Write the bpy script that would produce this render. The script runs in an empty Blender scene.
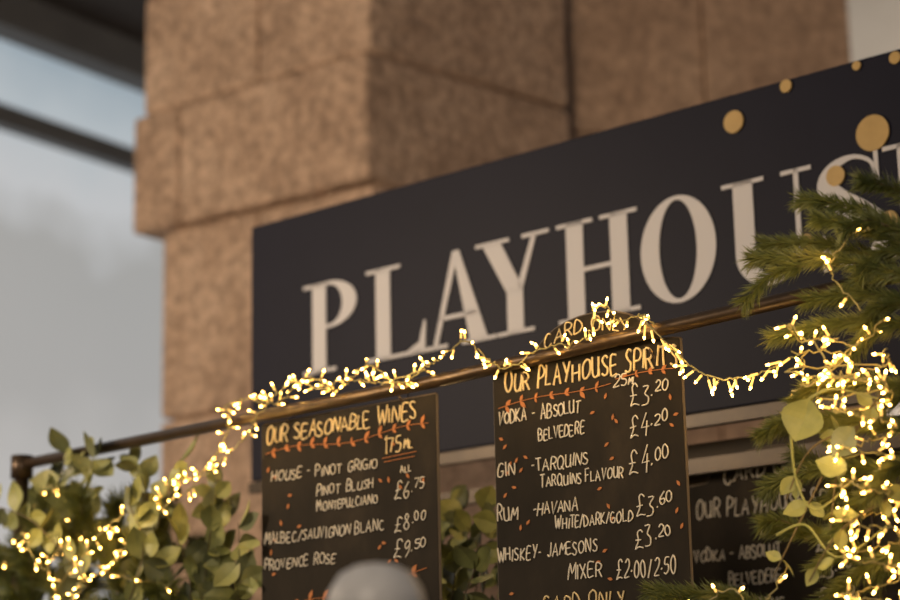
import bpy, bmesh, math, random
from mathutils import Matrix, Vector
random.seed(7)
scn=bpy.context.scene
scn.view_settings.view_transform='Standard'
COL=bpy.context.collection

# ------------------------------------------------ materials
def mat(name,color=(.5,.5,.5),rough=.6,metal=0,emit=None,es=0,spec=.5):
    m=bpy.data.materials.new(name);m.use_nodes=True
    b=m.node_tree.nodes['Principled BSDF']
    b.inputs['Base Color'].default_value=(*color,1);b.inputs['Roughness'].default_value=rough
    b.inputs['Metallic'].default_value=metal;b.inputs['Specular IOR Level'].default_value=spec
    if emit: b.inputs['Emission Color'].default_value=(*emit,1);b.inputs['Emission Strength'].default_value=es
    return m
def noisy(name,stops,scale=5,detail=6,rough=.7,bump=0,bscale=40,metal=0,spec=.5,coord='Object',dist=.01,stretch=(1,1,1),speck=0,sscale=45):
    m=mat(name,stops[0][1],rough,metal,spec=spec);nt=m.node_tree;N=nt.nodes;L=nt.links;b=N['Principled BSDF']
    tc=N.new('ShaderNodeTexCoord');mp=N.new('ShaderNodeMapping');L.new(tc.outputs[coord],mp.inputs[0]);mp.inputs['Scale'].default_value=stretch
    n=N.new('ShaderNodeTexNoise');n.inputs['Scale'].default_value=scale;n.inputs['Detail'].default_value=detail;n.inputs['Roughness'].default_value=.65
    L.new(mp.outputs[0],n.inputs['Vector'])
    r=N.new('ShaderNodeValToRGB');L.new(n.outputs['Fac'],r.inputs[0])
    e=r.color_ramp.elements
    while len(e)<len(stops): e.new(.5)
    for i,(p,c) in enumerate(stops): e[i].position=p;e[i].color=(*c,1)
    out=r.outputs[0]
    if speck:
        n3=N.new('ShaderNodeTexNoise');n3.inputs['Scale'].default_value=sscale;n3.inputs['Detail'].default_value=3;L.new(mp.outputs[0],n3.inputs['Vector'])
        mr=N.new('ShaderNodeMapRange');mr.inputs[1].default_value=.36;mr.inputs[2].default_value=.64;mr.inputs[3].default_value=1-speck;mr.inputs[4].default_value=1+speck*.7;L.new(n3.outputs['Fac'],mr.inputs[0])
        vm=N.new('ShaderNodeVectorMath');vm.operation='SCALE';L.new(out,vm.inputs[0]);L.new(mr.outputs[0],vm.inputs['Scale']);out=vm.outputs[0]
    L.new(out,b.inputs['Base Color'])
    if bump:
        n2=N.new('ShaderNodeTexNoise');n2.inputs['Scale'].default_value=bscale;n2.inputs['Detail'].default_value=8
        L.new(mp.outputs[0],n2.inputs['Vector']);bp=N.new('ShaderNodeBump');bp.inputs['Strength'].default_value=bump;bp.inputs['Distance'].default_value=dist
        L.new(n2.outputs['Fac'],bp.inputs['Height']);L.new(bp.outputs[0],b.inputs['Normal'])
    return m
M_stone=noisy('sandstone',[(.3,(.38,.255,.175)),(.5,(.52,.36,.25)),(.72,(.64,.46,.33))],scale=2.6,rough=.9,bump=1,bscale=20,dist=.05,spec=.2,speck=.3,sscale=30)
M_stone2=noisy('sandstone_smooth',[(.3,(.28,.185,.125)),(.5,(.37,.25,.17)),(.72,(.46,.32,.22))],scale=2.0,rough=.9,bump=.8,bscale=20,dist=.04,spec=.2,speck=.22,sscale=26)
M_sign=noisy('sign_navy_paint',[(.3,(.0095,.010,.019)),(.7,(.013,.0135,.025))],scale=2,rough=.5,spec=.12)
M_letter=mat('sign_silver_lettering',(.60,.58,.58),.5,spec=.3)
M_gold=noisy('sign_gold_dots',[(.3,(.42,.27,.08)),(.7,(.55,.36,.12))],scale=12,rough=.5)
M_board=noisy('chalkboard_black',[(.3,(.016,.013,.009)),(.55,(.028,.022,.015)),(.8,(.062,.046,.028))],scale=7,rough=.8,stretch=(1,1,.6),spec=.2)
M_bedge=mat('chalkboard_edge',(.16,.12,.08),.6)
M_chalk=mat('chalk_white',(.86,.79,.65),.9)
M_chalky=mat('chalk_cream',(.88,.70,.38),.9)
M_orange=mat('chalk_orange',(.55,.20,.06),.8)
M_rail=noisy('painted_steel_rail',[(.3,(.05,.033,.02)),(.7,(.095,.062,.035))],scale=30,rough=.38,metal=.6)
M_brass=noisy('frame_steel_brown',[(.3,(.04,.028,.016)),(.7,(.065,.045,.024))],scale=20,rough=.4,metal=.4)
M_wood=noisy('timber_post',[(.3,(.12,.07,.035)),(.7,(.25,.15,.07))],scale=8,rough=.7,stretch=(6,6,.6),bump=.3)
M_ndl=noisy('pine_needles',[(.3,(.06,.085,.022)),(.55,(.15,.17,.045)),(.8,(.31,.29,.08))],scale=14,rough=.5)
M_stem=mat('branch_stem',(.13,.10,.05),.8)
M_leaf=noisy('eucalyptus_leaf',[(.3,(.18,.20,.065)),(.55,(.31,.32,.11)),(.8,(.44,.41,.17))],scale=9,rough=.5)
M_leafd=noisy('eucalyptus_leaf_dark',[(.3,(.08,.10,.05)),(.7,(.19,.20,.09))],scale=9,rough=.5)
M_wire=mat('fairy_light_wire',(.34,.30,.13),.5)
M_cap=mat('fairy_light_socket',(.9,.7,.3),.3,emit=(1,.56,.12),es=1.1)  # slight emission stands in for bulb light inside the translucent plastic
M_bulb=mat('fairy_light_bulb',(1,.8,.4),.3,emit=(1,.55,.12),es=27)
M_ground=noisy('paving',[(.3,(.10,.09,.08)),(.7,(.2,.18,.16))],scale=3,rough=.8,bump=.3)
M_dark=noisy('canopy_dark',[(.3,(.016,.010,.007)),(.7,(.03,.02,.014))],scale=3,rough=.7)
M_grey=noisy('canopy_steel',[(.3,(.09,.09,.092)),(.7,(.13,.13,.13))],scale=3,rough=.5)
M_pale=noisy('pale_render_wall',[(.3,(.55,.50,.43)),(.7,(.65,.6,.52))],scale=2,rough=.9)
M_back=noisy('stall_backing',[(.3,(.035,.026,.015)),(.7,(.06,.045,.028))],scale=4,rough=.8)
M_lamp=noisy('lamp_white_enamel',[(.3,(.46,.45,.45)),(.7,(.66,.65,.64))],scale=14,rough=.4)

# ------------------------------------------------ frames
STALL=Matrix.Translation((.2254,3.2775,0))@Matrix(((.7445,.6676,0,0),(-.6676,.7445,0,0),(0,0,1,0),(0,0,0,1)))
SX,SY=-.506,.622     # sign plane origin inside the stall frame
def empty(name,M=None):
    e=bpy.data.objects.new(name,None);COL.objects.link(e)
    if M is not None: e.matrix_world=M
    return e
def mesh_obj(name,verts,faces,mats,fm=None,parent=None,M=None,smooth=False,bevel=0):
    me=bpy.data.meshes.new(name);me.from_pydata(verts,[],faces)
    for m in mats: me.materials.append(m)
    if fm:
        for p,i in zip(me.polygons,fm): p.material_index=i
    if smooth:
        for p in me.polygons:p.use_smooth=True
    me.update()
    o=bpy.data.objects.new(name,me);COL.objects.link(o)
    if parent: o.parent=parent
    if M is not None: o.matrix_world=M
    if bevel:
        b=o.modifiers.new('b','BEVEL');b.width=bevel;b.segments=3
    return o
class MB:
    def __init__(s): s.v=[];s.f=[];s.m=[]
    def add(s,vs,fs,mi=0):
        n=len(s.v);s.v+= [tuple(v) for v in vs];s.f+=[tuple(i+n for i in f) for f in fs];s.m+=[mi]*len(fs)
    def box(s,x0,x1,y0,y1,z0,z1,mi=0):
        s.add([(x0,y0,z0),(x1,y0,z0),(x1,y1,z0),(x0,y1,z0),(x0,y0,z1),(x1,y0,z1),(x1,y1,z1),(x0,y1,z1)],
              [(0,3,2,1),(4,5,6,7),(0,1,5,4),(1,2,6,5),(2,3,7,6),(3,0,4,7)],mi)
    def prism(s,poly,z0,z1,mi=0):
        n=len(poly);s.add([(x,y,z0) for x,y in poly]+[(x,y,z1) for x,y in poly],
            [tuple(range(n-1,-1,-1)),tuple(range(n,2*n))]+[(i,(i+1)%n,n+(i+1)%n,n+i) for i in range(n)],mi)
    def slab(s,poly,y0,y1,mi=0):   # polygon in XZ, extruded in y
        n=len(poly);s.add([(x,y0,z) for x,z in poly]+[(x,y1,z) for x,z in poly],
            [tuple(range(n)),tuple(range(2*n-1,n-1,-1))]+[(i,n+i,n+(i+1)%n,(i+1)%n) for i in range(n)],mi)
    def strip(s,A,B,y0,y1,mi=0):
        for i in range(len(A)-1): s.slab([A[i],B[i],B[i+1],A[i+1]],y0,y1,mi)
    def tube(s,pts,r,seg=8,mi=0,r1=None,cap=True):
        pts=[Vector(p) for p in pts];n=len(pts);vs=[];fs=[]
        for i,p in enumerate(pts):
            t=(pts[min(i+1,n-1)]-pts[max(i-1,0)]).normalized()
            a=t.cross(Vector((0,0,1)));
            if a.length<.05:a=t.cross(Vector((0,1,0)))
            a.normalize();b=t.cross(a);rr=r if r1 is None else r+(r1-r)*i/(n-1)
            for k in range(seg):
                an=2*math.pi*k/seg;vs.append(p+(a*math.cos(an)+b*math.sin(an))*rr)
        for i in range(n-1):
            for k in range(seg):
                k2=(k+1)%seg;fs.append((i*seg+k,i*seg+k2,(i+1)*seg+k2,(i+1)*seg+k))
        if cap: fs+= [tuple(range(seg-1,-1,-1)),tuple(range((n-1)*seg,n*seg))]
        s.add(vs,fs,mi)
    def obj(s,name,mats,**k): return mesh_obj(name,s.v,s.f,mats,s.m,**k)
def catmull(P,n=8):
    P=[Vector(p) for p in P];out=[];Q=[P[0]]+P+[P[-1]]
    for i in range(1,len(Q)-2):
        a,b,c,d=Q[i-1:i+3]
        for k in range(n):
            t=k/n;out.append(.5*((2*b)+(c-a)*t+(2*a-5*b+4*c-d)*t*t+(3*b-a-3*c+d)*t**3))
    out.append(P[-1]);return out
def rv(): 
    while 1:
        v=Vector([random.uniform(-1,1) for _ in range(3)])
        if .1<v.length<1:return v.normalized()

# ------------------------------------------------ ground
g=MB();g.box(-25,25,-6,30,-.2,0);g.obj('ground',[M_ground])

# ------------------------------------------------ stone pillar
C0=Vector((-.2534,6.3373));dL=Vector((-.8,.6));nI=Vector((.6,.8));dR=Vector((.734,.679))
pil=empty('stone_pillar')
def course(z0,z1,ln,split,k,out=0):
    g=.006
    c=C0-nI*out;Le=c+dL*ln;S=c+dL*split;Re=C0+dR*.96
    A=MB();A.prism([tuple(Le),tuple(S+dL*g),tuple(S+dL*g+nI*.6),tuple(Le+nI*.6)],z0+g,z1-g)
    A.obj(f'stone_block_left_{k}',[M_stone],parent=pil,bevel=.018)
    B=MB();B.prism([tuple(S),tuple(c),tuple(Re),tuple(Re+Vector((-.3,.8))),tuple(S+nI*.6)],z0+g,z1-g)
    B.obj(f'stone_block_corner_{k}',[M_stone],parent=pil,bevel=.018)
for k,(z0,z1,ln,sp,o) in enumerate([(0,.7,.965,.5,0),(.7,1.4,.965,.3,0),(1.4,2.08,.965,.6,0),(2.08,2.76,.965,.35,0),(2.76,3.445,.965,.5,0),(3.445,3.895,1.095,.86,.025),(3.895,4.36,1.07,.50,0),(4.36,4.9,1.07,.7,0),(4.9,5.5,1.07,.4,0)]):
    course(z0,z1,ln,sp,k,o)
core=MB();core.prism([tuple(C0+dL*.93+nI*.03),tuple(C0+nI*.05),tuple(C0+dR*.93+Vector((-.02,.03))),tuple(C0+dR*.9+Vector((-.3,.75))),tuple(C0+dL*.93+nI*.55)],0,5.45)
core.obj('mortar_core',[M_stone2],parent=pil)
wr=empty('wall_right')
k=0
for (z0,z1) in [(0,1),(1,2),(2,3),(3,3.82),(3.82,5.0),(5.0,5.6)]:
    for (a,b,off) in [((.47,7.03),(.97,7.14),0),((.974,7.125),(1.55,7.24),0)]:
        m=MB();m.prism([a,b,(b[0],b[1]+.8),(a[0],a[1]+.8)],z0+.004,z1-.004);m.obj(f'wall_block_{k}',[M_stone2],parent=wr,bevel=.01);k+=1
pw=MB();pw.box(1.2,6,10,10.3,0,9);pw.obj('wall_back',[M_pale])

# ------------------------------------------------ glazed building on the left
m=bpy.data.materials.new('glazing_painted_sky');m.use_nodes=True;nt=m.node_tree;N=nt.nodes;L=nt.links;b=N['Principled BSDF']
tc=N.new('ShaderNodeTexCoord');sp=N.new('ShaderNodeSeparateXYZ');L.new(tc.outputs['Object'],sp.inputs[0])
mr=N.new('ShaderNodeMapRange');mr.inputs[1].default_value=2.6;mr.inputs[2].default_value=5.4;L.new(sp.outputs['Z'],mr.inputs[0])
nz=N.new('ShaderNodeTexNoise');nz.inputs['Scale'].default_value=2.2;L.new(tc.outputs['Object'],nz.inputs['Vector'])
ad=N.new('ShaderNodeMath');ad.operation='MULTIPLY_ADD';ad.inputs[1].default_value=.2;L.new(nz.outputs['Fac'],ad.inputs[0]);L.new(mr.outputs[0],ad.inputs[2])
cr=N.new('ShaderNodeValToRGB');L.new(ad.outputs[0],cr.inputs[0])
st=[(.15,(.52,.51,.50)),(.38,(.40,.40,.395)),(.62,(.38,.385,.38)),(.72,(.56,.58,.60)),(.86,(.47,.53,.57)),(1.0,(.34,.42,.48))]  # sky reflection on the glass painted as emission, graded by height
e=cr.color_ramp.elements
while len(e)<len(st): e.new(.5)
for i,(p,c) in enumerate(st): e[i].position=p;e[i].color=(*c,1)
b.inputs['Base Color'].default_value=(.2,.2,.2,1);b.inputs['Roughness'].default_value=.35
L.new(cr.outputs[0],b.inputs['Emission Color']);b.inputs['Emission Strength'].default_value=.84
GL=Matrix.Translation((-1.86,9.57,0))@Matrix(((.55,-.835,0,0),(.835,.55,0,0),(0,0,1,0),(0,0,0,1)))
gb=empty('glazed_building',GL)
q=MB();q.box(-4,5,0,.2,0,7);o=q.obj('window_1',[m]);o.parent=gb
q=MB()
q.box(-4,5,-.08,.02,4.56,4.66);q.box(-4,5,-.03,.02,2.4,2.46)
for x in (-2.6,2.1): q.box(x,x+.05,-.03,.02,0,4.6)
o=q.obj('mullions',[M_grey]);o.parent=gb
can=empty('canopy_roof',GL)
q=MB();q.box(-4,5,-.5,-.35,4.84,5.02);o=q.obj('fascia_beam',[M_grey]);o.parent=can
q=MB();q.box(-4,5,-1.2,.3,5.02,5.2);o=q.obj('soffit',[M_dark]);o.parent=can

# ------------------------------------------------ PLAYHOUSE sign
sign=empty('shop_sign',STALL@Matrix.Translation((SX,SY,0)))
q=MB();q.box(-1.005,1.32,0,.03,2.245,2.872);o=q.obj('sign_panel',[M_sign],bevel=.003);o.parent=sign
G=MB()
def arc(cx,cy,rx,ry,a0,a1,n=24): return [(cx+rx*math.cos(math.radians(a0+(a1-a0)*i/n)),cy+ry*math.sin(math.radians(a0+(a1-a0)*i/n))) for i in range(n+1)]
class Gl:
    def __init__(s,x0,h=.215,z0=2.474,w=1): s.x0=x0;s.h=h;s.z0=z0;s.w=w
    def T(s,p): return [(s.x0+x*s.h*s.w,s.z0+y*s.h) for x,y in p]
    def P(s,*p): G.slab(s.T(p),-.003,0)
    def R(s,x0,x1,y0,y1): s.P((x0,y0),(x1,y0),(x1,y1),(x0,y1))
    def S(s,A,B): G.strip(s.T(A),s.T(B),-.003,0)
    def ser(s,x0,x1,top):
        if top: s.R(x0,x1,.96,1)
        else: s.R(x0,x1,0,.04)
g=Gl(-.823);g.R(.16,.37,0,1);g.ser(.02,.52,0);g.ser(.02,.4,1);g.S(arc(.42,.74,.42,.26,90,-90),arc(.42,.74,.2,.22,90,-90));g.R(.36,.43,.96,1);g.R(.36,.43,.48,.52)
g=Gl(-.615);g.R(.16,.37,0,1);g.ser(.02,.52,1);g.ser(.02,.8,0);g.P((.6,.04),(.8,0),(.86,0),(.88,.34),(.85,.34),(.78,.12))
g=Gl(-.435);g.P((.14,.02),(.2,.02),(.47,.86),(.43,1));g.P((.43,1),(.52,1),(.89,.02),(.65,.02));g.R(.24,.74,.29,.335);g.ser(.01,.34,0);g.ser(.54,1.0,0)
g=Gl(-.27);g.P((.07,.98),(.31,.98),(.6,.44),(.38,.44));g.P((.73,.98),(.79,.98),(.59,.44),(.53,.5));g.R(.385,.595,0,.45);g.ser(-.02,.43,1);g.ser(.6,.95,1);g.ser(.25,.73,0)
g=Gl(-.05);g.R(.14,.35,0,1);g.R(.68,.89,0,1);g.R(.35,.68,.48,.525)
for a in(.02,.56):
    for t in(0,1): g.ser(a,a+.45,t)
g=Gl(.169);g.S(arc(.45,.5,.43,.515,0,360,48),arc(.45,.5,.215,.475,0,360,48))
g=Gl(.377,w=1.02);g.R(.12,.33,.3,1);g.R(.76,.81,.3,1);g.S(arc(.465,.3,.345,.315,180,360),arc(.545,.3,.215,.255,180,360));g.ser(0,.45,1);g.ser(.63,.94,1)
def Sg(x0):
    g=Gl(x0,w=1.04)
    c=[(.60,.76,.03),(.55,.91,.035),(.38,.98,.045),(.19,.92,.10),(.12,.77,.18),(.24,.61,.21),(.45,.46,.21),(.60,.31,.19),(.58,.13,.12),(.38,.02,.045),(.18,.08,.035),(.08,.26,.03)]
    cc=catmull([Vector(p) for p in c],6);A=[];B=[]
    for i,p in enumerate(cc):
        t=(cc[min(i+1,len(cc)-1)]-cc[max(i-1,0)]);t=Vector((t.x,t.y)).normalized();n=Vector((-t.y,t.x))*p.z*.5
        A.append((p.x+n.x,p.y+n.y));B.append((p.x-n.x,p.y-n.y))
    g.S(A,B);g.R(.59,.63,.7,1);g.R(.05,.09,0,.32)
Sg(.588)
g=Gl(.735);g.R(.16,.37,0,1);g.ser(.02,.8,1);g.ser(.02,.82,0);g.P((.6,.04),(.8,0),(.86,0),(.88,.32),(.85,.32),(.78,.12));g.P((.6,.96),(.78,.88),(.81,.7),(.84,.7),(.83,1));g.R(.37,.66,.49,.53);g.R(.63,.66,.36,.66)
o=G.obj('sign_lettering',[M_letter]);o.parent=sign
q=MB()
for x,z,r in [(.415,2.814,.023),(.540,2.858,.013),(.722,2.721,.035),(.637,2.655,.020),(.698,2.860,.009),(.745,2.548,.017),(.565,2.543,.012),(.78,2.855,.012),(.88,2.83,.02),(1.02,2.6,.03),(1.1,2.78,.024),(1.2,2.5,.018),(1.22,2.7,.03),(.98,2.42,.015),(.86,2.38,.012)]:
    q.slab([(x+r*math.cos(a*math.pi/16),min(2.871,z+r*math.sin(a*math.pi/16))) for a in range(32)],-.0045,-.001)
o=q.obj('gold_dots',[M_gold]);o.parent=sign
q=MB()
for x in(-.8,.1,1.2): q.box(x-.02,x+.02,.031,.071,0,2.8)
q.box(-1.0,1.3,-.012,0.012,2.215,2.240)
q.box(-1.0,1.3,.03,0.06,2.13,2.16)
o=q.obj('sign_support_frame',[M_brass]);o.parent=sign
# rear timber panel the third board hangs on
q=MB();q.box(.2,1.3,.09,.11,1.0,2.2)
for i in range(8): q.box(.2,1.3,.082,.09,1.02+i*.145,1.15+i*.145)
q.box(.2,.24,.11,.15,0,2.2);q.box(1.26,1.3,.11,.15,0,2.2)
o=q.obj('rear_panel',[M_back]);o.matrix_world=STALL@Matrix.Translation((SX,SY,0))

# ------------------------------------------------ stroke handwriting
GL_={
'A':(.62,[[(0,0),(.3,1),(.6,0)],[(.1,.35),(.5,.38)]]),'B':(.52,[[(0,0),(0,1),(.35,.95),(.45,.78),(.3,.55),(0,.5)],[(.3,.55),(.52,.35),(.4,.05),(0,0)]]),
'C':(.55,[[(.5,.85),(.3,1),(.08,.8),(0,.45),(.1,.12),(.32,0),(.52,.15)]]),'D':(.58,[[(0,0),(.02,1),(.35,.9),(.56,.5),(.4,.1),(0,0)]]),
'E':(.48,[[(.46,1),(0,.98),(0,0),(.48,.02)],[(0,.5),(.38,.52)]]),'F':(.46,[[(.46,1),(0,.98),(0,0)],[(0,.5),(.36,.52)]]),
'G':(.58,[[(.5,.88),(.3,1),(.06,.8),(0,.42),(.1,.1),(.35,0),(.54,.15),(.55,.42),(.3,.42)]]),'H':(.56,[[(0,0),(0,1)],[(.54,0),(.55,1)],[(0,.48),(.54,.53)]]),
'I':(.1,[[(.05,0),(.05,1)]]),'J':(.42,[[(.4,1),(.4,.2),(.22,0),(0,.15)]]),'K':(.5,[[(0,0),(0,1)],[(.48,1),(.02,.45),(.5,0)]]),'L':(.44,[[(0,1),(0,0),(.44,.03)]]),
'M':(.7,[[(0,0),(.08,1),(.34,.35),(.6,1),(.7,0)]]),'N':(.56,[[(0,0),(.02,1),(.52,0),(.55,1)]]),'O':(.6,[[(.3,1),(.06,.8),(0,.45),(.12,.08),(.32,0),(.54,.18),(.6,.55),(.5,.88),(.3,1)]]),
'P':(.5,[[(0,0),(0,1),(.35,.97),(.5,.75),(.35,.5),(0,.46)]]),'Q':(.62,[[(.3,1),(.06,.8),(0,.45),(.12,.08),(.32,0),(.54,.18),(.6,.55),(.5,.88),(.3,1)],[(.4,.2),(.64,-.08)]]),
'R':(.52,[[(0,0),(0,1),(.35,.97),(.48,.76),(.33,.53),(0,.48)],[(.2,.5),(.52,0)]]),'S':(.48,[[(.46,.88),(.25,1),(.04,.8),(.2,.55),(.44,.35),(.4,.06),(.18,0),(0,.12)]]),
'T':(.56,[[(0,.98),(.56,1)],[(.28,1),(.28,0)]]),'U':(.54,[[(0,1),(.02,.25),(.2,0),(.44,.1),(.52,.4),(.53,1)],[(.53,.4),(.54,0)]]),'V':(.54,[[(0,1),(.26,0),(.54,1)]]),
'W':(.8,[[(0,1),(.2,0),(.4,.75),(.6,0),(.8,1)]]),'X':(.5,[[(0,1),(.5,0)],[(.5,1),(0,0)]]),'Y':(.52,[[(0,1),(.26,.48)],[(.52,1),(.2,0)]]),'Z':(.5,[[(0,1),(.5,1),(0,0),(.5,.02)]]),
'0':(.46,[[(.23,1),(.03,.75),(.02,.25),(.22,0),(.43,.25),(.43,.75),(.23,1)]]),'1':(.16,[[(0,.8),(.14,1),(.14,0)]]),'2':(.48,[[(0,.8),(.2,1),(.42,.85),(.38,.5),(0,0),(.48,.03)]]),
'3':(.44,[[(.02,.95),(.4,.96),(.18,.58),(.42,.38),(.36,.06),(0,0)]]),'4':(.5,[[(.32,1),(0,.35),(.5,.38)],[(.36,.65),(.34,-.05)]]),'5':(.46,[[(.44,1),(.08,.98),(.05,.6),(.36,.55),(.44,.25),(.25,0),(0,.06)]]),
'6':(.44,[[(.38,1),(.08,.6),(0,.25),(.18,0),(.4,.15),(.36,.45),(.05,.4)]]),'7':(.44,[[(0,.98),(.44,1),(.15,0)]]),'8':(.46,[[(.24,.55),(.06,.75),(.22,1),(.4,.8),(.24,.55),(.02,.25),(.22,0),(.44,.25),(.24,.55)]]),'9':(.44,[[(.4,.7),(.2,.5),(.04,.75),(.2,1),(.4,.85),(.38,.4),(.2,0)]]),
'£':(.6,[[(.58,.85),(.4,1),(.2,.85),(.24,.4),(.02,.02),(.3,.1),(.6,.03)],[(.05,.46),(.45,.5)]]),'-':(.3,[[(.02,.45),(.28,.48)]]),'/':(.4,[[(0,-.05),(.4,1.05)]]),'.':(.1,[[(.03,.35),(.08,.42)]]),"'":(.1,[[(.05,1),(.02,.8)]]),' ':(.3,[])}
def write(sp,text,x0,x1,z,h,arcz=None,lift=-.0012):
    """text fitted from x0 to x1 on baseline z, cap height h, on the board face"""
    ws=[(GL_[c][0]+.2)*random.uniform(.9,1.1) for c in text];tot=sum(ws)-.2;sx=(x1-x0)/tot;x=x0
    price=text[0]=='£' and len(text)==5
    for ci,(c,w) in enumerate(zip(text,ws)):
        first=ci==0 or text[ci-1] in ' -'
        hh=h*random.uniform(.86,1.06)*(1.14 if first and not price else 1);bz=z+random.uniform(-.07,.07)*h;sl=random.uniform(-.04,.2);fx=sx
        if price and ci>2: hh*=.55;bz+=h*.45;fx=sx*.8
        for st in GL_[c][1]:
            P=[]
            for (a,b) in st:
                a+=random.uniform(-.025,.025);b+=random.uniform(-.025,.025)
                X=x+(a+sl*b)*fx;Z=bz+b*hh
                if arcz: 
                    t=(X-x0)/(x1-x0)*2-1;Z+=arcz*(1-t*t)
                P.append((X,lift,Z))
            if len(P)>3: P=[tuple(v) for v in catmull(P,3)]
            sp.append(P)
        x+=w*fx
def strokes(name,sp,r,m,parent):
    cu=bpy.data.curves.new(name,'CURVE');cu.dimensions='3D';cu.bevel_depth=r;cu.bevel_resolution=1;cu.use_fill_caps=True
    for P in sp:
        s=cu.splines.new('POLY');s.points.add(len(P)-1)
        for i,p in enumerate(P): s.points[i].co=(*p,1)
    cu.materials.append(m);o=bpy.data.objects.new(name,cu);COL.objects.link(o);o.parent=parent;return o
def leaf2d(q,x,z,a,l,mi=0,y=-.0014):
    c,s=math.cos(a),math.sin(a);P=[(0,0),(.3,.2),(.6,.22),(1,0),(.6,-.22),(.3,-.2)]
    q.slab([(x+(u*c-v*s)*l,z+(u*s+v*c)*l) for u,v in P],y,y+.001,mi)
def vine(q,sp,x0,z0,x1,z1,wob,n,l=.024):
    P=[]
    for i in range(n*3+1):
        t=i/(n*3);P.append((x0+(x1-x0)*t,-.001,z0+(z1-z0)*t+wob*math.sin(t*n*1.1)))
    sp.append(P)
    for i in range(1,n*3,2):
        x,_,z=P[i];leaf2d(q,x,z,random.uniform(.4,1.2),l*random.uniform(.6,1.2));leaf2d(q,x,z,random.uniform(-1.2,-.4),l*random.uniform(.6,1.2))
def board(parentM,outline,z_off=0):
    e=empty('chalkboard_menu',parentM)
    q=MB();q.slab(outline,0,.008);o=q.obj('board',[M_board]);o.parent=e
    cu=[(x,.004,z) for x,z in outline]+[(outline[0][0],.004,outline[0][1])]
    q=MB()
    for a,b in zip(cu[:-1],cu[1:]): q.tube([a,b],.0032,6)
    o=q.obj('edge_strip',[M_bedge]);o.parent=e
    return e
BM=STALL@Matrix.Translation((0,.0,0))
# left board
e=board(BM,[(-.796,2.226),(-.796,1.62),(-.343,1.62),(-.343,2.226)][::1])
w=[];hd=[];og=[];q=MB()
write(hd,"OUR SEASONABLE WINES",-.782,-.39,2.187,.030)
write(hd,"175",-.468,-.425,2.134,.027);write(hd,"ML",-.42,-.40,2.136,.016)
write(w,"HOUSE -",-.768,-.665,2.113,.020);write(w,"PINOT GRIGIO",-.648,-.489,2.110,.018);write(w,"PINOT BLUSH",-.645,-.50,2.074,.018);write(w,"MONTEPULCIANO",-.645,-.487,2.045,.017)
write(w,"ALL",-.43,-.405,2.094,.012);write(w,"£6.75",-.445,-.365,2.048,.034)
write(w,"MALBEC/SAUVIGNON BLANC",-.787,-.473,1.995,.020);write(w,"£8.00",-.447,-.365,1.990,.032)
write(w,"PROVENCE ROSE",-.787,-.60,1.947,.019);write(w,"£9.50",-.45,-.365,1.943,.032)
write(w,"PROSECCO",-.787,-.62,1.80,.022);write(w,"£7.50",-.45,-.37,1.80,.030)
og+= [[(-.475,-.001,2.125),(-.39,-.001,2.128)],[(-.47,-.001,2.118),(-.395,-.001,2.12)]]
vine(q,og,-.785,2.168,-.36,2.172,.006,8,.016)
vine(q,og,-.76,1.865,-.37,1.912,.008,7,.018)
for _ in range(20):
    leaf2d(q,random.choice([random.uniform(-.78,-.68),random.uniform(-.49,-.36)]),random.uniform(1.93,2.15),random.uniform(0,3),.012)
strokes('menu_text',w,.0012,M_chalk,e);strokes('menu_heading',hd,.0018,M_chalky,e);strokes('vine_stems',og,.0008,M_orange,e)
o=q.obj('vine_leaves',[M_orange]);o.parent=e
# right board with arched header
ol=[(-.206,2.245),(-.206,1.62),(.19,1.62),(.19,2.245),(.135,2.252)]+[(.012+.123*math.cos(a),2.252+.062*math.sin(a)) for a in [math.pi*i/14 for i in range(1,14)]]+[(-.111,2.25)]
e=board(BM,ol)
w=[];hd=[];og=[];ca=[];q=MB()
write(ca,"CARD ONLY",-.088,.092,2.268,.022,arcz=.018)
write(hd,"OUR PLAYHOUSE SPIRITS",-.178,.183,2.205,.034)
write(w,"25",.055,.082,2.183,.018);write(w,"ML",.086,.10,2.184,.011)
T=write
for t,a,b,z,h in [("£3.20",.088,.170,2.147,.036),("VODKA - ABSOLUT",-.196,-.017,2.151,.022),("BELVEDERE",-.107,-.01,2.114,.020),("£4.20",.085,.167,2.096,.036),
  ("GIN",-.201,-.162,2.061,.023),("-TARQUINS",-.125,-.005,2.062,.021),("TARQUINS FLAVOUR",-.106,.067,2.033,.019),("£4.00",.080,.165,2.035,.042),
  ("RUM",-.203,-.157,1.986,.023),("-HAVANA",-.124,-.027,1.988,.021),("WHITE/DARK/GOLD",-.078,.084,1.961,.019),("£3.60",.092,.168,1.966,.036),("£3.20",.086,.164,1.917,.034),
  ("WHISKEY- JAMESONS",-.204,.01,1.917,.022),("MIXER",-.054,.018,1.877,.023),("£2.00/2.50",.046,.163,1.870,.030)]: T(w,t,a,b,z,h)
write(ca,"CARD ONLY",-.11,.06,1.828,.024);write(w,"ALL MEASURES 25",-.19,.12,1.77,.024)
vine(q,og,-.195,2.180,.05,2.193,.004,5,.015)
vine(q,og,.06,2.196,.18,2.198,.003,3,.012)
for _ in range(30):
    leaf2d(q,random.choice([random.uniform(-.19,-.12),random.uniform(0.0,.07),random.uniform(.165,.183)]),random.uniform(1.86,2.17),random.uniform(0,3),.011)
strokes('menu_text',w,.00125,M_chalk,e);strokes('menu_heading',hd,.0019,M_chalky,e);strokes('vine_stems',og,.0008,M_orange,e);strokes('header_text',ca,.0014,M_chalky,e)
o=q.obj('vine_leaves',[M_orange]);o.parent=e
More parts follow.
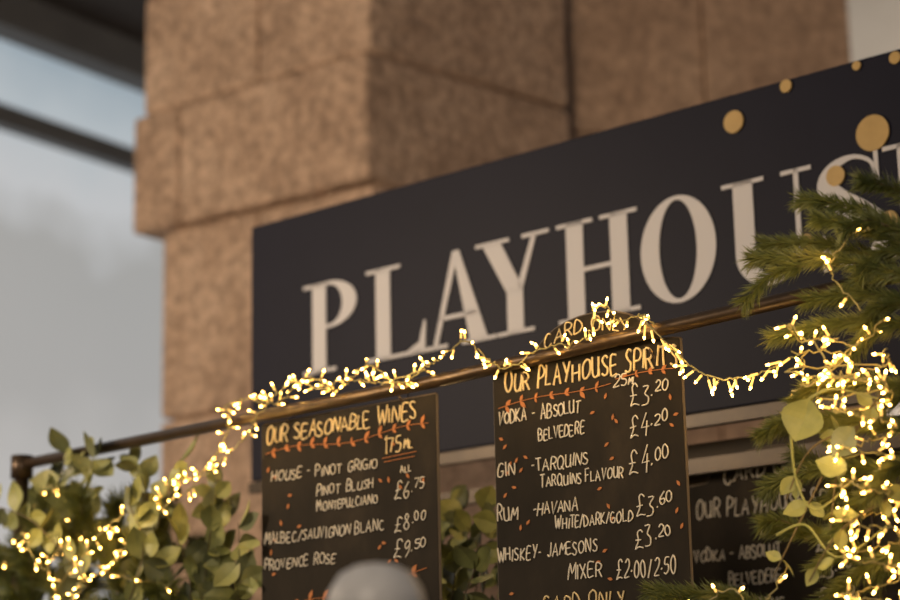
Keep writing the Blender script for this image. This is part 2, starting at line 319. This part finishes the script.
# rear board
RM=STALL@Matrix.Translation((SX,SY+.07,0))
ol=[(.20,2.11),(.20,1.60),(.62,1.60),(.62,2.11),(.56,2.115)]+[(.41+.15*math.cos(a),2.115+.055*math.sin(a)) for a in [math.pi*i/12 for i in range(1,12)]]+[(.26,2.115)]
e=board(RM,ol);w=[]
write(w,"CARD ONLY",.30,.50,2.105,.028,arcz=.012);write(w,"OUR PLAYHOUSE SPIRITS",.23,.60,2.045,.034);write(w,"25ML",.38,.44,2.005,.024)
for i,(t,a,b) in enumerate([("VODKA - ABSOLUT",.22,.42),("BELVEDERE",.30,.42),("GIN - TARQUINS",.22,.42),("RUM - HAVANA",.22,.41),("WHISKEY",.22,.36)]):
    write(w,t,a,b,1.96-i*.05,.024);write(w,"£3.20",.5,.58,1.96-i*.05,.03)
strokes('menu_text',w,.0016,M_chalk,e)

# ------------------------------------------------ steel rail frame
q=MB()
q.tube([(-1.545,-.014,2.231),(-.3,-.014,2.246),(.42,-.014,2.271),(.9,-.014,2.285)],.012,14)
q.tube([(-1.545,-.014,0),(-1.545,-.014,2.24)],.016,14)
q.tube([(-1.545,-.014,2.20),(-1.545,-.014,2.250)],.024,14)
q.tube([(.9,-.014,0),(.9,-.014,2.30)],.016,14)
for x in(-.72,-.42,-.13,.14): q.tube([(x,-.014,2.262),(x,.012,2.25),(x,.012,2.21),(x,-.014,2.232)],.002,6)
q.obj('steel_rail_frame',[M_rail],M=STALL,smooth=True)
q=MB();q.box(.605,.665,.02,.08,0,2.3);q.obj('timber_post',[M_wood],M=STALL,bevel=.004)

# ------------------------------------------------ fairy lights
FL=MB()
def bulb(p,d,ln=.010):
    d=d.normalized();l=random.uniform(.003,.008)
    a=p+d*l;b=a+d*ln;c=b+d*.005
    FL.tube([p,a],.0009,4,0,cap=False);FL.tube([a,b],.0020,6,1,r1=.0018);FL.tube([b,c],.0024,6,2,r1=.0012)
def strand(pts,step=.013,spread=.5,down=0,wig=.006,ln=.010):
    P=catmull([(x,y,z) for x,y,z in pts],10)
    P=[p+Vector((random.gauss(0,wig*.4),random.gauss(0,wig*.4),random.gauss(0,wig*.4))) for p in P]
    FL.tube(P,.0013,5,0)
    acc=0
    for a,b in zip(P[:-1],P[1:]):
        L_=(b-a).length;acc+=L_
        while acc>step:
            acc-=step*random.uniform(.75,1.25);t=random.random();p=a.lerp(b,t)
            d=rv();d.y-=.3;d.z+=-down+ (0 if down else random.choice([-.5,.7]));bulb(p,d,ln*random.uniform(.8,1.2))
y=-.035
A=[(-1.29,1.974),(-1.37,2.04),(-1.24,2.06),(-1.096,2.05),(-1.036,2.125),(-.95,2.14),(-.873,2.186),(-.85,2.245),(-.859,2.268),(-.79,2.272),(-.72,2.255),(-.635,2.292),(-.55,2.258),(-.478,2.294),(-.4,2.250),(-.33,2.268),(-.281,2.287),(-.234,2.300),(-.19,2.262),(-.144,2.240),(-.06,2.262),(.03,2.266),(.05,2.31),(.075,2.308),(.10,2.282),(.145,2.288),(.17,2.262)]
strand([(a,y,b) for a,b in A],.0175)
B=[(-.32,2.262),(-.42,2.25),(-.50,2.268),(-.58,2.262),(-.66,2.285),(-.74,2.245),(-.80,2.19),(-.88,2.15),(-.96,2.11),(-1.02,2.09),(-1.12,2.03),(-1.2,1.98),(-1.31,1.95),(-1.4,1.90)]
strand([(a,y-.015,b) for a,b in B],.021)
strand([(a,y-.01,b) for a,b in [(.145,2.285),(.191,2.238),(.25,2.18),(.301,2.158),(.36,2.155),(.40,2.165),(.44,2.175)]],.0135,down=1.0,wig=.003,ln=.017)
strand([(a,-.06,b) for a,b in [(-1.6,1.98),(-1.5,2.05),(-1.4,2.16),(-1.32,2.12),(-1.25,2.0),(-1.15,1.96),(-1.0,1.93)]],.045)
strand([(-1.35,-.15,2.06),(-1.28,-.15,1.98),(-1.2,-.15,2.02),(-1.15,-.15,1.93),(-1.25,-.15,1.91),(-1.1,-.15,2.03),(-1.02,-.14,2.07)],.025)
for k in range(2):
    P=[(.44+.06*k*.5,-.07,2.175)]
    for i in range(6): P.append((random.uniform(.43,.60),random.uniform(-.12,-.04),random.uniform(2.10,2.21)))
    strand(P,.030)
P=[]
for i in range(40):
    t=i/39;P.append((.58+.04*math.cos(i*1.15)-.01,.0+.05*math.sin(i*1.15)-.09,2.15-.37*t))
strand(P,.025)
strand([(.42,-.08,1.86),(.38,-.1,1.80),(.33,-.1,1.83),(.25,-.09,1.80),(.2,-.09,1.79)],.045)
strand([(.60,-.09,2.33),(.56,-.09,2.32),(.53,-.09,2.28),(.57,-.08,2.22)],.045)
FL.obj('fairy_lights',[M_wire,M_cap,M_bulb],M=STALL)

# ------------------------------------------------ foliage
def pine(q,base,tip,nl=.032,dens=4600,sag=.015,rad=1.0):
    base,tip=Vector(base),Vector(tip);L_=(tip-base).length
    mid=(base+tip)/2+Vector((0,0,sag));P=catmull([base,mid,tip],8)
    q.tube(P,.0032,5,1,r1=.0013)
    n=int(dens*L_)
    for i in range(n):
        t=random.random()**.9;u=t*(len(P)-1);k=min(int(u),len(P)-2);p=P[k].lerp(P[k+1],u-k);ax=(P[k+1]-P[k]).normalized()
        r=rv();r=(r-ax*r.dot(ax)).normalized();d=(r*random.uniform(.6,1)*rad+ax*random.uniform(.6,1.2)).normalized()
        l=nl*random.uniform(.6,1.1);s=d.cross(rv()).normalized()*.0009
        tipp=p+d*l+Vector((0,0,-.002));m_=p+d*l*.5
        q.add([p-s*.6,p+s*.6,m_+s,tipp,m_-s],[(0,1,2,3,4)],0)
def spray(q,base,tip,nside=3,up=0,**k):
    base,tip=Vector(base),Vector(tip);pine(q,base,tip,**k);L_=(tip-base).length;ax=(tip-base).normalized()
    for i in range(nside):
        t=.2+.5*i/max(1,nside-1);p=base.lerp(tip,t);r=rv();r=(r-ax*r.dot(ax)).normalized();r.y*=.5
        if up<0: r.z=-abs(r.z)
        pine(q,p,p+(ax*.8+r*.7).normalized()*L_*.38,**k)
R=MB()
for b,t,n in [((.66,-.05,2.31),(.485,-.08,2.400),1),((.66,-.04,2.25),(.405,-.10,2.320),2),((.60,-.02,2.29),(.400,-.06,2.350),0),((.66,-.03,2.35),(.60,-.1,2.40),0),((.66,-.03,2.28),(.52,-.1,2.36),1),((.64,-.02,2.19),(.42,-.08,2.20),1),((.64,-.02,2.22),(.47,-.06,2.25),1),((.64,.0,2.09),(.45,-.04,2.12),2),
   ((.62,-.02,2.04),(.40,-.05,2.07),2),((.56,-.02,1.99),(.38,-.06,1.98),2),((.52,-.0,1.93),(.41,-.02,2.03),1),((.54,-.0,1.85),(.38,-.05,1.92),2),((.40,.0,1.78),(.16,-.06,1.84),3),((.36,-.02,1.76),(.28,-.06,1.83),1),((.64,-.06,2.0),(.52,-.1,1.9),1),((.62,-.02,1.88),(.46,-.06,1.80),2)]:
    spray(R,b,t,n,up=-1)
R.obj('pine_garland',[M_ndl,M_stem],M=STALL)
Lf=MB()
for b,t,n in [((-1.30,-.02,1.95),(-1.42,-.08,2.10),2),((-1.2,-.02,1.93),(-1.28,-.08,2.13),2),((-1.35,-.0,1.9),(-1.6,-.06,2.06),3),((-1.15,.0,1.9),(-1.12,-.04,2.04),2),((-1.45,-.02,1.86),(-1.75,-.04,1.95),2),((-1.3,-.02,1.85),(-1.1,-.08,1.88),2),((-1.5,0,1.85),(-1.45,-.06,2.03),2),((-1.3,-.04,2.0),(-1.22,-.1,2.12),1),
   ((-1.2,.0,1.82),(-1.02,-.04,1.93),2),((-1.5,.0,1.8),(-1.3,-.04,1.86),2),((-1.5,.0,1.95),(-1.72,-.04,2.08),1),
   ((-1.3,.08,1.8),(-1.32,.06,2.12),3),((-1.45,.08,1.8),(-1.5,.06,2.13),3),((-1.15,.08,1.8),(-1.18,.06,2.10),3),((-1.02,.08,1.78),(-1.05,.06,2.02),3),((-1.6,.08,1.8),(-1.64,.06,2.1),3),((-.95,.06,1.75),(-.90,.04,1.93),2),((-1.1,-.02,1.78),(-1.2,-.08,1.9),2)]:
    spray(Lf,b,t,n,nl=.050,dens=3600)
Lf.obj('pine_garland',[M_ndl,M_stem],M=STALL)

def leaf(q,p,d,up,l,w,mi):
    d=d.normalized();s=d.cross(up);
    if s.length<.05: s=d.cross(Vector((1,0,0)))
    s.normalize();n=s.cross(d);vs=[];K=8
    prof=[0,.42,.78,.97,1,.9,.68,.38,.0]
    c=[p+d*l*i/K+n*(-.12*l*math.sin(i/K*3.1)) for i in range(K+1)]
    for i in range(K+1):
        a=w*.5*prof[i];vs+= [c[i]-s*a+n*a*.25,c[i],c[i]+s*a+n*a*.25]
    fs=[]
    for i in range(K):
        a=i*3;fs+=[(a,a+3,a+4,a+1),(a+1,a+4,a+5,a+2)]
    q.add(vs,fs,mi)
def euc(q,pts,n,l=.042,w=.032,mi=None):
    P=catmull(pts,8);q.tube(P,.0018,5,2,r1=.001)
    for i in range(n):
        u=(i+.5)/n*(len(P)-1);k=min(int(u),len(P)-2);p=P[k].lerp(P[k+1],u-k);ax=(P[k+1]-P[k]).normalized()
        for sgn in(-1,1):
            r=rv();r.y*=.5;d=(ax*.5+r*1.0+Vector((sgn*.5,0,0))).normalized();sc=random.uniform(.7,1.15)
            leaf(q,p,d,rv()+Vector((0,-1.2,.4)),l*sc,w*sc,random.choice([0,0,1]) if mi is None else mi)
E=MB()
for pts,n in [([(-1.45,.0,1.9),(-1.42,-.03,2.1),(-1.36,-.03,2.24)],10),([(-1.40,.0,1.95),(-1.3,-.03,2.14),(-1.27,-.03,2.23)],9),([(-1.1,.0,1.9),(-1.08,-.02,2.05),(-1.0,-.03,2.18)],9),([(-1.0,.02,1.85),(-.95,0,2.0),(-.9,-.02,2.13)],9),
   ([(-.92,.02,1.8),(-.86,0,1.9),(-.84,-.02,2.04)],9),([(-1.0,.02,1.8),(-.93,0,1.88),(-.83,-.02,1.93)],8),([(-1.6,.0,1.85),(-1.62,-.02,2.0),(-1.7,-.02,2.06)],7),([(-1.3,-.03,1.8),(-1.1,-.05,1.85),(-.95,-.05,1.84)],8),([(-1.2,.02,1.95),(-1.13,0,2.08),(-1.15,-.02,2.19)],8),
   ([(-1.05,.02,1.8),(-1.0,0,1.92),(-1.02,-.02,2.04)],9),([(-1.2,-.1,1.95),(-1.35,-.12,2.08),(-1.5,-.12,2.13)],8),([(-1.15,-.06,1.85),(-1.05,-.08,2.0),(-1.1,-.08,2.1)],8),([(-1.5,.02,1.95),(-1.5,0,2.1),(-1.46,-.02,2.2)],7),
   ([(-1.3,.04,1.95),(-1.2,.04,2.1),(-1.22,.02,2.2)],8),([(-1.0,.06,1.85),(-.98,.05,2.0),(-.96,.03,2.12)],9),([(-1.4,.06,2.0),(-1.4,.04,2.14),(-1.45,.02,2.22)],7),([(-.95,.06,1.75),(-.88,.04,1.88),(-.9,.02,1.98)],8),([(-1.6,.05,1.9),(-1.6,.04,2.08),(-1.56,.02,2.16)],7)]:
    euc(E,pts,n,l=.065,w=.042)
E.obj('eucalyptus_garland',[M_leaf,M_leafd,M_stem],M=STALL)
E=MB()
for pts,n in [([(-.60,.34,1.75),(-.60,.32,1.93),(-.58,.3,2.08)],9),([(-.66,.35,1.75),(-.55,.33,1.9),(-.50,.3,2.07)],8),([(-.55,.2,1.7),(-.5,.2,1.85),(-.48,.2,1.96)],8),([(-.52,.3,1.8),(-.5,.3,1.95),(-.54,.28,2.05)],7),([(-.42,.12,1.7),(-.40,.12,1.85),(-.36,.12,1.93)],7),([(-.50,.3,1.75),(-.46,.3,1.9),(-.44,.28,2.03)],8),([(-.70,.35,1.75),(-.66,.35,1.95),(-.64,.33,2.03)],8)]:
    euc(E,pts,n,l=.055,w=.045)
E.obj('eucalyptus_garland',[M_leaf,M_leafd,M_stem],M=STALL)
E=MB()
for pts,n in [([(.60,-.08,2.1),(.54,-.11,2.0),(.52,-.12,1.90)],3),([(.56,-.08,2.05),(.49,-.11,2.02),(.45,-.12,1.95)],2),([(.62,-.08,1.95),(.54,-.12,1.9),(.48,-.12,1.83)],3),([(.50,-.1,1.98),(.46,-.12,1.9),(.42,-.12,1.84)],2)]:
    euc(E,pts,n,l=.038,w=.024,mi=0)
leaf(E,Vector((.505,-.13,2.09)),Vector((-.45,-.05,-1)),Vector((.3,-1,.1)),.066,.066,0)
leaf(E,Vector((.575,-.13,2.04)),Vector((-.8,0,-.8)),Vector((.3,-1,.3)),.055,.045,1)
leaf(E,Vector((.56,-.13,1.98)),Vector((-.8,0,.3)),Vector((.3,-1,.3)),.055,.036,0)
for pts in [[(.505,-.13,2.09),(.54,-.12,2.10),(.6,-.1,2.08)],[(.47,-.13,2.04),(.47,-.12,1.97),(.5,-.12,1.93),(.56,-.11,1.97)],[(.43,-.12,1.9),(.48,-.12,1.91),(.53,-.12,1.86),(.6,-.1,1.9)]]:
    E.tube(catmull(pts,8),.0022,6,0,r1=.0012)
E.obj('eucalyptus_garland',[M_leaf,M_leafd,M_stem],M=STALL)

# ------------------------------------------------ blurred white dome lamp in front
q=MB();prof=[(.0,.0),(.02,-.003),(.036,-.011),(.047,-.028),(.052,-.05),(.048,-.055),(.012,-.055),(.009,-.3),(.009,-1.75),(.09,-1.77),(.09,-1.788),(0,-1.788)]
K=24;vs=[];fs=[]
for r,z in prof:
    for k in range(K): vs.append((r*math.cos(k*2*math.pi/K),r*math.sin(k*2*math.pi/K),z))
for i in range(len(prof)-1):
    for k in range(K):
        k2=(k+1)%K;fs.append(((i+1)*K+k,(i+1)*K+k2,i*K+k2,i*K+k))
q.add(vs,fs);q.obj('dome_lamp',[M_lamp],M=Matrix.Translation((-.08,2.01,1.789)),smooth=True)

# ------------------------------------------------ lighting
w=bpy.data.worlds.new('dusk_sky');scn.world=w;w.use_nodes=True
bg=w.node_tree.nodes['Background'];bg.inputs[0].default_value=(.50,.46,.45,1);bg.inputs[1].default_value=.25
def area(name,loc,tgt,size,en,col):
    l=bpy.data.lights.new(name,'AREA');l.size=size;l.energy=en;l.color=col
    o=bpy.data.objects.new(name,l);COL.objects.link(o);o.location=loc
    o.rotation_euler=(Vector(tgt)-Vector(loc)).to_track_quat('-Z','Y').to_euler();return o
area('pillar_added_light',(-3.2,3.4,3.0),(-.6,6.5,3.6),.8,95,(1,.77,.55))  # unseen warm area light added to brighten the pillar's left face
area('front_fill_light',(-1.2,-1.0,3.2),(.1,3.5,2.3),1.2,52,(1,.82,.62))  # added soft fill from behind the camera for boards and sign
area('right_fill_light',(3.2,3.6,3.4),(.6,7,3.9),.8,25,(1,.75,.54))  # unseen weaker fill added for the right-hand stone faces
area('back_wall_fill_light',(3.2,8.6,3.5),(2.6,10,4.6),.4,45,(1,.9,.8))  # area light added only to brighten the pale back wall
for i,(x,y,z) in enumerate([(-1.3,-.18,2.05),(-1.05,-.16,2.08),(-.85,-.1,2.2),(-.6,-.1,2.25),(-.35,-.1,2.25),(-.1,-.1,2.23),(.07,-.09,2.27),(.3,-.09,2.13),(.5,-.2,2.19),(.55,-.2,2.02),(.50,-.2,1.9),(.52,-.2,2.33),(-.5,.15,2.08)]):
    l=bpy.data.lights.new('fairy_glow','POINT');l.energy=.27;l.color=(1,.64,.25);l.shadow_soft_size=.004
    o=bpy.data.objects.new('fairy_glow',l);COL.objects.link(o);o.location=STALL@Vector((x,y,z))

# ------------------------------------------------ camera
cd=bpy.data.cameras.new('camera');cam=bpy.data.objects.new('camera',cd);COL.objects.link(cam)
cam.matrix_world=Matrix.Translation((0,0,1.6))@Matrix.Rotation(math.radians(102.8),4,'X')@Matrix.Rotation(math.radians(-1.2),4,'Z')
cd.lens=80;cd.sensor_width=36;cd.clip_start=.05;cd.clip_end=100
cd.dof.use_dof=True;cd.dof.focus_distance=3.2;cd.dof.aperture_fstop=2.6
scn.camera=cam
